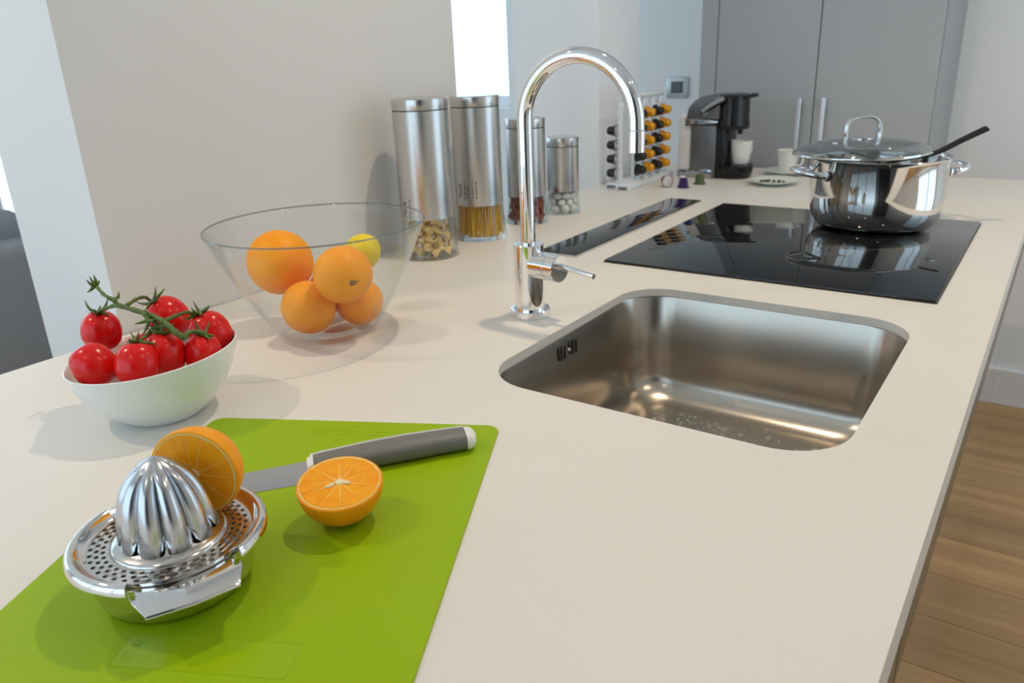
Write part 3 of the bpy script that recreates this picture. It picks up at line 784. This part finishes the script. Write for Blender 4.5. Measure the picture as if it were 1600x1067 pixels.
orange(-.9015, .7411, .9508, .0407, 'front orange on the floor of the glass bowl', (.0, .4, .8))
orange(-.8413, .7628, 1.0040, .0432, 'orange with a brown scar on top at the right of the glass bowl', (-.35, .1, .9))
orange(-.8666, .8122, .9462, .0375, 'lower right orange under the scarred one in the glass bowl', (.2, .6, .6))
orange(-.9480, .8300, .9480, .0365, 'orange mostly hidden behind the others in the glass bowl', (.2, .2, .9))
orange(-.9182, .8794, 1.0032, .0290, 'yellow lemon at the back of the glass bowl', (.6, .2, .6), lemon=True)
def scar():
    c = Vector((-.8413, .7628, 1.0040)); root = [o for o in bpy.data.objects if o.name.startswith('orange') and o.type == 'EMPTY' and (o.location-c).length < 1e-3][0]
    d = Vector((.78, -.36, -.05)).normalized(); V, F = [], []; q = d.to_track_quat('Z', 'Y').to_matrix()
    rng = random.Random(2); n = 16
    for ring, k in ((0, 1), (.5, n), (1, n)):
        for i in range(k):
            a = 2*pi*i/n; s = .105*ring*(1+.25*sin(3*a+1)+.2*sin(5*a)+.3*rng.random()); v = q @ Vector((s*cos(a)*1.3, s*sin(a)*.9, 1)); v.normalize(); V.append(v*.0432*(1.002 if ring < 1 else .996))
    F = [[0, 1+i, 1+(i+1) % n] for i in range(n)]+[[1+i, 1+n+i, 1+n+(i+1) % n, 1+(i+1) % n] for i in range(n)]
    R_ = root.rotation_euler.to_matrix().inverted()
    mk('skin_scar', ([R_ @ v for v in V], F), 'orange_spot', root, smooth=80)
scar()

# ------------------------------------------------------------------ canisters
def text_mesh(s, size, shear=0.):
    c = bpy.data.curves.new('lettering', 'FONT'); c.body = s; c.size = size; c.shear = shear; c.align_x = 'LEFT'
    o = bpy.data.objects.new('lettering', c); COL.objects.link(o)
    dg = bpy.context.evaluated_depsgraph_get(); me = bpy.data.meshes.new_from_object(o.evaluated_get(dg))
    v = [x.co.copy() for x in me.vertices]; f = [list(p.vertices) for p in me.polygons]
    bpy.data.objects.remove(o); bpy.data.curves.remove(c); bpy.data.meshes.remove(me)
    return v, f

def wrap(vf, rf, ang, z0):
    """text x runs up the canister, text y runs to the left around it"""
    V = []
    for v in vf[0]:
        rad = rf(z0+v.x); a = ang - v.y/rad     # letters' tops turn clockwise seen from above
        V.append(Vector((rad*cos(a), rad*sin(a), z0+v.x)))
    return V, vf[1]

def canister(loc, H_, rb, rt, sb, label, lidh=.024, text=None, lines=4, lift=.018):
    t = thing('canister', label, 'canister', loc, group='steel and glass storage canisters')
    rw = rt*.955
    def rad(z):                                  # waisted outline, flared foot
        u = max(0, min(1, z/(sb*1.25))); s = (1-u)**1.6
        top = max(0, (z-.55*H_)/(.45*H_))
        return rw*(1+.0*u)+(rb-rw)*s+(rt-rw)*.5*top**2
    zs = [0.0]+[sb*k/8 for k in range(1, 9)]
    g = [(0, .0005), (rb*.9, .0005), (rb*.985, .0012)]+[(rad(z), z) for z in zs[1:]]+[(rad(sb+.01)-.0012, sb+.01)]
    gi = [(r-.0030, z) for r, z in g[4:]][::-1]+[(rb*.90, .0075), (rb*.80, .0060), (0, .0055)]
    mk('glass_jar', lathe(g+gi, 64), 'jar_glass', t, smooth=60)
    n = 14; zt = H_-lidh
    o = [(rad(sb+(zt-sb)*k/n)+.0010, sb+(zt-sb)*k/n) for k in range(n+1)]
    sl = mk('steel_sleeve', lathe([(r-.0010, z) for r, z in o[::-1]][::1]+o+[(o[-1][0]-.001, o[-1][1])], 72), 'satin_steel', t, smooth=40)
    r1 = rt
    mk('lid', lathe([(0, zt+.0008), (r1*.95, zt+.0008), (r1*.975, zt+.002), (r1*.985, zt+.008), (r1*1.0, H_-.006), (r1*.985, H_-.002), (r1*.93, H_-.0004), (r1*.8, H_-.0010), (0, H_-.0016)], 72), 'lid_steel', t, smooth=35)
    mk('seal_ring', lathe([(r1*.90, zt-.0012), (r1*.955, zt-.0012), (r1*.955, zt+.001), (r1*.90, zt+.001)], 64), 'dark', t, smooth=0)
    if text is not None:
        va = text; z0 = sb+lift; pr = lambda z: rad(z)+.00135
        mk('word_pasta', wrap(text_mesh('Pasta', .0155, .25), pr, va, z0), 'print_ink', sl, smooth=0)
        # fine print, far too small to read: rows of tiny strokes
        rng = random.Random(4)
        for li, (off, ln) in enumerate(((.0125, .036), (.0195, .026), (.0315, .039), (.0400, .037))[:lines]):
            parts = []; x = 0
            while x < ln:
                wd = rng.choice((.0007, .0009, .0014)); hh = rng.choice((.0030, .0030, .0042))
                parts.append(([Vector((x, -off, 0)), Vector((x+wd, -off, 0)), Vector((x+wd, -off+hh, 0)), Vector((x, -off+hh, 0))], [[0, 1, 2, 3]]))
                x += wd+rng.choice((.0005, .0006, .0020))
            mk('fine_print', wrap(join(*parts), pr, va, z0), 'print_ink', sl, smooth=0)
    return t, rad
C1 = Vector((-1.082, 1.235, CT)); C2 = Vector((-1.086, 1.422, CT)); C3 = Vector((-1.082, 1.613, CT)); C4 = Vector((-1.060, 1.748, CT))
def camang(c): return math.atan2(-c.y, -c.x)
canister(C1, .323, .0625, .0575, .085, 'tall steel canister of bow-tie pasta nearest the glass bowl', text=camang(C1)-radians(50), lines=1, lift=.004)
canister(C2, .316, .0610, .0555, .080, 'tall steel canister of spaghetti with black lettering', text=camang(C2)-radians(46))
canister(C3, .253, .0530, .0490, .068, 'medium steel canister of red pieces behind the tap')
canister(C4, .195, .0470, .0425, .060, 'shortest steel canister with white pieces, farthest of the row')

def farfalle_mesh(seed):
    rng = random.Random(seed); V, F = [], []; nx, ny = 8, 6; L_, W_ = .027, .019
    for i in range(nx+1):
        u = i/nx*2-1; wd = W_*(.28+.72*abs(u)**.7)
        for j in range(ny+1):
            v = j/ny*2-1
            z = .0030*math.exp(-(u/.30)**2)*cos(v*pi*1.5)*(1)+.0016*u*v+.002*u*u*rng.uniform(.8, 1.2)
            x = u*L_/2+(.0009*(1 if j % 2 else -1) if i in (0, nx) else 0)
            V.append(Vector((x, v*wd/2, z)))
    for i in range(nx):
        for j in range(ny):
            a = i*(ny+1)+j; F.append([a, a+1, a+ny+2, a+ny+1])
    # give it thickness
    n = len(V); V2 = V+[v-Vector((0, 0, .0013)) for v in V]; F2 = F+[[i+n for i in q][::-1] for q in F]
    bd = [i*(ny+1) for i in range(nx+1)]+[nx*(ny+1)+j for j in range(1, ny+1)]+[i*(ny+1)+ny for i in range(nx-1, -1, -1)]+[j for j in range(ny-1, 0, -1)]
    F2 += [[bd[k], bd[(k+1) % len(bd)], bd[(k+1) % len(bd)]+n, bd[k]+n] for k in range(len(bd))]
    return V2, F2
def fill_pieces(name, cat, label, group, meshes, m, C, ring_r, zs, per, inner, sc=1., tilt=True):
    rng = random.Random(len(name)); proto = []
    cnt = 0
    for zi, z in enumerate(zs):
        for k in range(per+inner):
            if k < per:
                a = 2*pi*(k+.5*(zi % 2))/per+rng.uniform(-.1, .1); r = (ring_r(z) if callable(ring_r) else ring_r)
            else:
                a = 2*pi*(k-per)/max(1, inner)+zi; r = (ring_r(z) if callable(ring_r) else ring_r)*.42
            vi = rng.randrange(len(meshes))
            if len(proto) <= vi or proto[vi] is None:
                while len(proto) <= vi: proto.append(None)
                o = mk(name, meshes[vi], m, smooth=50); proto[vi] = o
            else:
                o = proto[vi].copy(); COL.objects.link(o)
            o.location = C+Vector((r*cos(a), r*sin(a), z))
            if tilt:   # face mostly outward, spun at random
                q = Vector((cos(a), sin(a), rng.uniform(-.5, .8))).to_track_quat('Z', 'Y') @ Euler((0, 0, rng.uniform(0, pi))).to_quaternion()
                o.rotation_euler = q.to_euler()
            else: o.rotation_euler = (rng.uniform(0, 6), rng.uniform(0, 6), rng.uniform(0, 6))
            s = sc*rng.uniform(.9, 1.12); o.scale = (s, s, s)
            tag(o, label, cat, group); cnt += 1
fill_pieces('bow_tie_pasta', 'pasta', 'pale bow-tie pasta piece inside the tall canister nearest the glass bowl', 'bow-tie pasta in the canister', [farfalle_mesh(i) for i in range(3)], 'pasta', C1, lambda z: .044-.10*z, (.020, .036, .052, .068, .082), 8, 3)
def lump(seed, p=.25):
    rng = random.Random(seed); v, f = ico(1, 2)
    k = [Vector((rng.uniform(-1, 1), rng.uniform(-1, 1), rng.uniform(-1, 1))).normalized() for _ in range(5)]
    return [x*(1+p*sum(max(0, x.dot(q)-.3)*(1 if i % 2 else -1.2) for i, q in enumerate(k))) for x in v], f
def scl(vf, a, b, c): return [Vector((v.x*a, v.y*b, v.z*c)) for v in vf[0]], vf[1]
fill_pieces('dried_red_piece', 'dried food', 'small dried red piece inside the canister behind the tap', 'dried red pieces in the canister', [scl(lump(i, .35), .010, .0075, .0062) for i in range(3)], 'red_bits', C3, lambda z: .0375-.06*z, (.014, .026, .038, .050, .061), 10, 4, sc=1.18, tilt=False)
fill_pieces('white_sugar_lump', 'sugar', 'rounded white lump inside the shortest canister', 'white lumps in the canister', [scl(lump(i+9, .2), .0105, .0105, .008) for i in range(3)], 'white_bits', C4, lambda z: .0320-.04*z, (.016, .032, .047), 8, 3, tilt=True)
def spaghetti():
    rng = random.Random(8); parts = []
    for i in range(300):
        a = rng.uniform(0, 2*pi); r = .0525*sqrt(rng.uniform(.15, 1)); b = a+rng.uniform(-.35, .35); r2 = .046*sqrt(rng.uniform(.2, 1)) if i % 3 else r*.86
        parts.append(tube([(r*cos(a), r*sin(a), .009), (r2*cos(b), r2*sin(b), .235+rng.uniform(0, .01))], .0010, 5))
    o = mk('spaghetti_strands', join(*parts), 'spaghetti', None, C2, smooth=60)
    tag(o, 'golden spaghetti strands standing in the lettered canister', 'spaghetti', kind='stuff')
spaghetti()

# ------------------------------------------------------------------ pot, lid, ladle
PT = Vector((-.333, 1.901, CT+.0052))
def pot():
    t = thing('cooking_pot', 'polished steel cooking pot on the black hob', 'pot', PT, (0, 0, math.atan2(RH.y, RH.x)))
    prof = [(0, 0), (.112, 0), (.1200, .002), (.1245, .007), (.1295, .014), (.1350, .026), (.1385, .045), (.1395, .075), (.1395, .142), (.1425, .148), (.1440, .1505), (.1425, .1520), (.1390, .149), (.1375, .142), (.1375, .05), (.131, .020), (.118, .012), (0, .010)]
    mk('body', lathe(prof, 96), 'polished_steel', t, smooth=40)
    for s in (-1, 1):
        P = catmull([(s*.136, -.046, .117), (s*.150, -.050, .119), (s*.172, -.040, .123), (s*.183, -.018, .1245), (s*.185, 0, .125), (s*.183, .018, .1245), (s*.172, .040, .123), (s*.150, .050, .119), (s*.136, .046, .117)], 5)
        mk('side_handle', tube(P, .0068, 14), 'chrome', t, smooth=70)
        for y in (-.047, .047):
            mk('handle_mount', xf(lathe([(0, 0), (.012, 0), (.011, .004), (.008, .006), (0, .007)], 20), Matrix.Translation((s*.1308, y, .117)) @ Matrix.Rotation(s*pi/2, 4, 'Y')), 'chrome', t, smooth=40)
    c = PT+Vector((0, 0, .1545))-RH*.046+FH*.004
    rot = (Matrix.Rotation(math.atan2(RH.y, RH.x), 4, 'Z') @ Matrix.Rotation(radians(-1.4), 4, 'Y')).to_euler()
    t = thing('pot_lid', 'domed glass pot lid with steel rim and loop handle', 'lid', c+Vector((0, 0, .0045)), rot)
    dome = [(.1395-.1395*(1-cos(k/10*pi/2))*0-.0139*k, .005+.026*sin(k/10*pi/2)**.9) for k in range(0, 11)]
    dome = [(.1395*cos(k/10*pi/2), .004+.027*sin(k/10*pi/2)**1.15) for k in range(0, 10)]+[(.012, .0308)]
    mk('glass_dome', lathe(dome+[(r*.995, z-.0026) for r, z in dome[::-1]], 72), 'lid_glass', t, smooth=60)
    mk('steel_rim', lathe([(.1385, .002), (.1420, .0005), (.1435, .003), (.1425, .0060), (.1385, .0062), (.1370, .0055), (.1365, .0030), (.1385, .002)], 96), 'polished_steel', t, smooth=60)
    mk('knob_base', mv(lathe([(0, 0), (.022, 0), (.022, .002), (.015, .004), (0, .0045)], 32), 0, 0, .0300), 'chrome', t, smooth=40)
    P = catmull([(-.036, 0, .030), (-.037, 0, .046), (-.034, 0, .062), (-.022, 0, .0735), (0, 0, .0765), (.022, 0, .0735), (.034, 0, .062), (.037, 0, .046), (.036, 0, .030)], 6)
    def strap(P):
        loops = []
        for i, p in enumerate(P):
            a = P[max(0, i-1)]; b = P[min(len(P)-1, i+1)]; d = (b-a).normalized(); nrm = Vector((-d.z, 0, d.x))
            w_ = .0085; h_ = .0036
            loops.append([p+Vector((0, w_*cos(k*pi/8), 0))+nrm*h_*sin(k*pi/8) for k in range(16)])
        return loft(loops)
    mk('loop_handle', strap(P), 'chrome', t, smooth=70)
    mk('steam_vent', mv(lathe([(0, .003), (.004, .003), (.005, 0), (0, -.001)], 16), -.07, -.03, .0265), 'chrome', t)
    # ladle
    o0 = PT+FH*.040
    t = thing('ladle', 'black ladle sticking out of the pot under the lid', 'ladle', o0, (0, 0, math.atan2(RH.y, RH.x)))
    Q = catmull([(-.055, .0, .030), (-.045, 0, .085), (-.015, 0, .132), (.040, 0, .1475), (.085, 0, .1535), (.112, 0, .1620), (.150, 0, .1810), (.200, 0, .2040)], 6); loops = []
    for i, p in enumerate(Q):
        a = Q[max(0, i-1)]; b = Q[min(len(Q)-1, i+1)]; d = (b-a).normalized(); nrm = Vector((-d.z, 0, d.x)); u = i/(len(Q)-1)
        w_ = .006+.006*max(0, u-.35)/.65; h_ = .0036+.0034*max(0, u-.3)
        loops.append([p+Vector((0, w_*cos(k*pi/7), 0))+nrm*h_*sin(k*pi/7) for k in range(14)])
    mk('handle', loft(loops), 'soft_black', t, smooth=60)
    mk('scoop', mv(lathe([(0, 0), (.02, .002), (.033, .012), (.038, .026), (.0365, .026), (.031, .0125), (.019, .0045), (0, .0025)], 28), -.085, 0, .0125), 'soft_black', t, smooth=60)
pot()

# ------------------------------------------------------------------ capsules, stand
def capsule_vf():
    return lathe([(0, .0285), (.0075, .0285), (.0105, .0265), (.0120, .0235), (.0150, .0030), (.0152, .0020), (.0183, .0016), (.0186, .0008), (.0183, 0), (0, 0)], 28)
def capsule_disc(): return lathe([(0, -.0006), (.0158, -.0006), (.0165, -.0001), (0, -.0001)], 28)
_caps = {}
def capsule(m, loc, axis, label, group=None, foil='cap_silver'):
    t = thing('coffee_capsule', label, 'coffee capsule', loc, Vector(axis).to_track_quat('Z', 'Y').to_euler(), group)
    if m not in _caps:
        _caps[m] = (mk('shell', capsule_vf(), m, t, smooth=35), mk('foil', capsule_disc(), foil, t, smooth=35))
    else:
        for s in _caps[m]:
            c = s.copy(); COL.objects.link(c); c.parent = t
    return t
def stand():
    X = -1.088; O = Vector((X, 2.32, CT))
    t = thing('capsule_stand', 'clear acrylic coffee capsule stand at the far left of the worktop', 'capsule stand', O)
    mk('base', box(-.040, .040, -.212, .110, 0, .018, .003), 'acrylic', t)
    mk('base_badge', join(box(-.034, -.006, -.2135, -.2118, .005, .014), box(.004, .032, -.2135, -.2118, .003, .010)), 'machine_grey', t, smooth=0)
    cols = [(2.128, 'cap_black', 'nearest'), (2.216, 'cap_black', 'second'), (2.275, 'cap_gold', 'third'), (2.335, 'cap_black', 'fourth'), (2.392, 'cap_gold', 'farthest')]
    rows = ['bottom', 'second lowest', 'middle', 'second highest', 'top']
    for y, m, nm in cols:
        yl = y-2.32
        mk('post', box(-.006, .006, yl-.007, yl+.007, .018, .240, .002), 'acrylic', t)
        mk('post_tip', mv(lathe([(0, .022), (.006, .020), (.009, .012), (.009, 0), (0, 0)], 20), 0, yl, .235), 'acrylic', t)
        sg = -1 if nm == 'nearest' else 1
        for k in range(5 if sg > 0 else 4):
            z = .047+.0415*k
            mk('clip', box(min(0, sg*.0125), max(0, sg*.0125), yl-.004, yl+.004, z-.003, z+.003), 'acrylic', t, smooth=0)
            capsule(m, (X+sg*.0135, y, CT+z), (sg, -.15, 0), '%s capsule, %s row on the %s post of the stand' % ('golden orange' if m == 'cap_gold' else 'black', rows[k], nm), ('golden' if m == 'cap_gold' else 'black')+' capsules on the stand')
    mk('top_rail', xf(lathe([(0, -.200), (.008, -.200), (.009, -.196), (.009, .092), (.008, .096), (0, .096)], 20), Matrix.Translation((0, .0, .263)) @ Matrix.Rotation(-pi/2, 4, 'X')), 'acrylic', t)
stand()
capsule('cap_red', (-.968, 2.205, CT+.0187), (-.75, .65, 0.03), 'silver-faced capsule with a dark red shell lying beside the stand')
capsule('cap_purple', (-.925, 2.222, CT+.0007), (0, 0, 1), 'dark purple capsule standing on the worktop between two others')
capsule('cap_silver', (-.945, 2.262, CT+.0007), (0, 0, 1), 'silver capsule standing behind the purple one')
capsule('cap_green', (-.905, 2.300, CT+.0007), (0, 0, 1), 'olive green capsule standing nearest the coffee machine')

# ------------------------------------------------------------------ coffee machine
def coffee_machine():
    O = Vector((-.905, 2.465, CT))
    t = thing('coffee_machine', 'black and grey capsule coffee machine near the tall cabinet', 'coffee machine', O)
    hw = .058
    mk('water_tank', box(-.125, -.080, -.050, .050, .020, .195, .010, 3), 'tank_plastic', t)
    mk('tank_base', box(-.125, -.079, -.052, .052, 0, .021, .004), 'machine_silver', t)
    mk('side_body', box(-.080, .004, -hw, hw, 0, .165, .006, 3), 'machine_grey', t)
    mk('silver_foot', box(-.082, -.004, -hw-.002, hw+.002, 0, .030, .004), 'machine_silver', t)
    mk('waist_band', prism([(-.098, .162), (.010, .170), (.010, .178), (-.098, .186)], -hw-.003, hw+.003, .002), 'machine_silver', t)
    up = [(-.098, .180), (.012, .180), (.012, .252), (-.018, .256), (-.048, .250), (-.074, .236), (-.092, .215)]
    mk('upper_housing', prism(up, -hw, hw, .007, 3), 'machine_grey', t)
    hd = [Vector((.036+.050*cos(2*pi*k/40), .0+.056*sin(2*pi*k/40), 0)) for k in range(40)]
    mk('brew_head', loft([[Vector((.036+(p.x-.036)*s, p.y*s*1.1, z)) for p in hd] for s, z in ((.92, .150), (1.0, .156), (1.0, .168), (.95, .178), (.95, .244), (.90, .252), (.70, .256))]), 'black_plastic', t, smooth=40)
    mk('column', box(.0, .034, -.052, .052, .0, .158, .008, 3), 'black_plastic', t)
    mk('spout', mv(lathe([(0, -.018), (.007, -.018), (.010, 0), (0, 0)], 20), .060, 0, .152), 'black_plastic', t)
    tr = [Vector((.050+.056*cos(2*pi*k/40), .058*sin(2*pi*k/40), 0)) for k in range(40)]
    mk('drip_tray', loft([[Vector((.050+(p.x-.050)*s, p.y*s, z)) for p in tr] for s, z in ((.82, 0), (.9, .004), (.98, .022), (1.0, .034), (1.0, .040), (.95, .042))]), 'black_plastic', t, smooth=40)
    mk('tray_grid', join(*[box(.046, .098, y-.0016, y+.0016, .0415, .0435) for y in [-.03+.012*i for i in range(6)]]), 'machine_silver', t, smooth=0)
    lv = mk('lever', tube(catmull([(-.040, -hw-.006, .206), (-.010, -hw-.008, .226), (.028, -hw-.006, .246)], 6), .0070, 12), 'machine_silver', t, smooth=60)
    mk('lever_grip', tube(catmull([(-.046, -hw-.006, .200), (-.008, -hw-.009, .219), (.030, -hw-.006, .240)], 6), .0045, 10), 'black_plastic', lv, smooth=60)
    mk('lever_pivot', xf(lathe([(0, .008), (.009, .007), (.012, 0), (0, 0)], 24), Matrix.Translation((-.035, -hw+.001, .200)) @ Matrix.Rotation(pi/2, 4, 'X')), 'machine_silver', t)
    mk('front_loop', tube(catmull([(.070, -.030, .244), (.094, -.028, .250), (.103, 0, .250), (.094, .028, .250), (.070, .030, .244)], 6), .0062, 12), 'black_plastic', t, smooth=60)
    mk('button', mv(lathe([(0, .003), (.006, .003), (.007, 0), (0, 0)], 16), -.03, -.01, .2555), 'machine_silver', t)
coffee_machine()

def cup(loc, label, m, group, handle=0.):
    t = thing('espresso_cup', label, 'cup', loc, (0, 0, handle), group)
    mk('cup_body', lathe([(0, 0), (.0235, 0), (.0255, .002), (.0290, .030), (.0345, .070), (.0352, .0715), (.0338, .0715), (.0275, .030), (.0225, .006), (0, .005)], 48), m, t, smooth=50)
    mk('handle', tube(catmull([(.0305, 0, .056), (.046, 0, .055), (.050, 0, .040), (.042, 0, .026), (.0285, 0, .023)], 5), .0034, 10), m, t, smooth=70)
    return t
cup((-.838, 2.465, CT+.0437), 'small white cup on the drip tray of the coffee machine', 'cup_white', 'white espresso cups', radians(70))
def saucer(loc, label):
    t = thing('saucer', label, 'saucer', loc, group='pale saucers')
    mk('dish', lathe([(0, .001), (.030, .001), (.031, 0), (.034, 0), (.037, .002), (.060, .009), (.0725, .0145), (.0732, .0155), (.0722, .0160), (.058, .0115), (.036, .0060), (.028, .0050), (0, .0050)], 64), 'saucer_green', t, smooth=60)
    return t
saucer((-.703, 2.372, CT+.0002), 'pale saucer with brown beans in front of the cup')
saucer((-.722, 2.575, CT+.0002), 'pale saucer under the cup beside the coffee machine')
cup((-.722, 2.575, CT+.0054), 'small pale cup standing on its saucer left of the pot', 'cup_white', 'white espresso cups', radians(-10))
rng = random.Random(12); bean = None
for i in range(14):
    a = rng.uniform(0, 2*pi); r = .030*sqrt(rng.random())
    if bean is None:
        v, f = ico(1, 2); bean = mk('coffee_bean', ([Vector((x.x*.0062, x.y*.0044, x.z*.0030-(.0016*math.exp(-(x.y/.22)**2) if x.z > .3 else 0))) for x in v], f), 'chocolate', smooth=70); o = bean
    else: o = bean.copy(); COL.objects.link(o)
    o.location = (-.708+r*1.3*cos(a), 2.372+r*.9*sin(a), CT+.0082+.0004*i*(r < .012)); o.rotation_euler = (rng.uniform(-.3, .3), rng.uniform(-.3, .3), rng.uniform(0, 3))
    tag(o, 'dark brown bean lying on the front saucer', 'coffee bean', 'coffee beans on the front saucer')
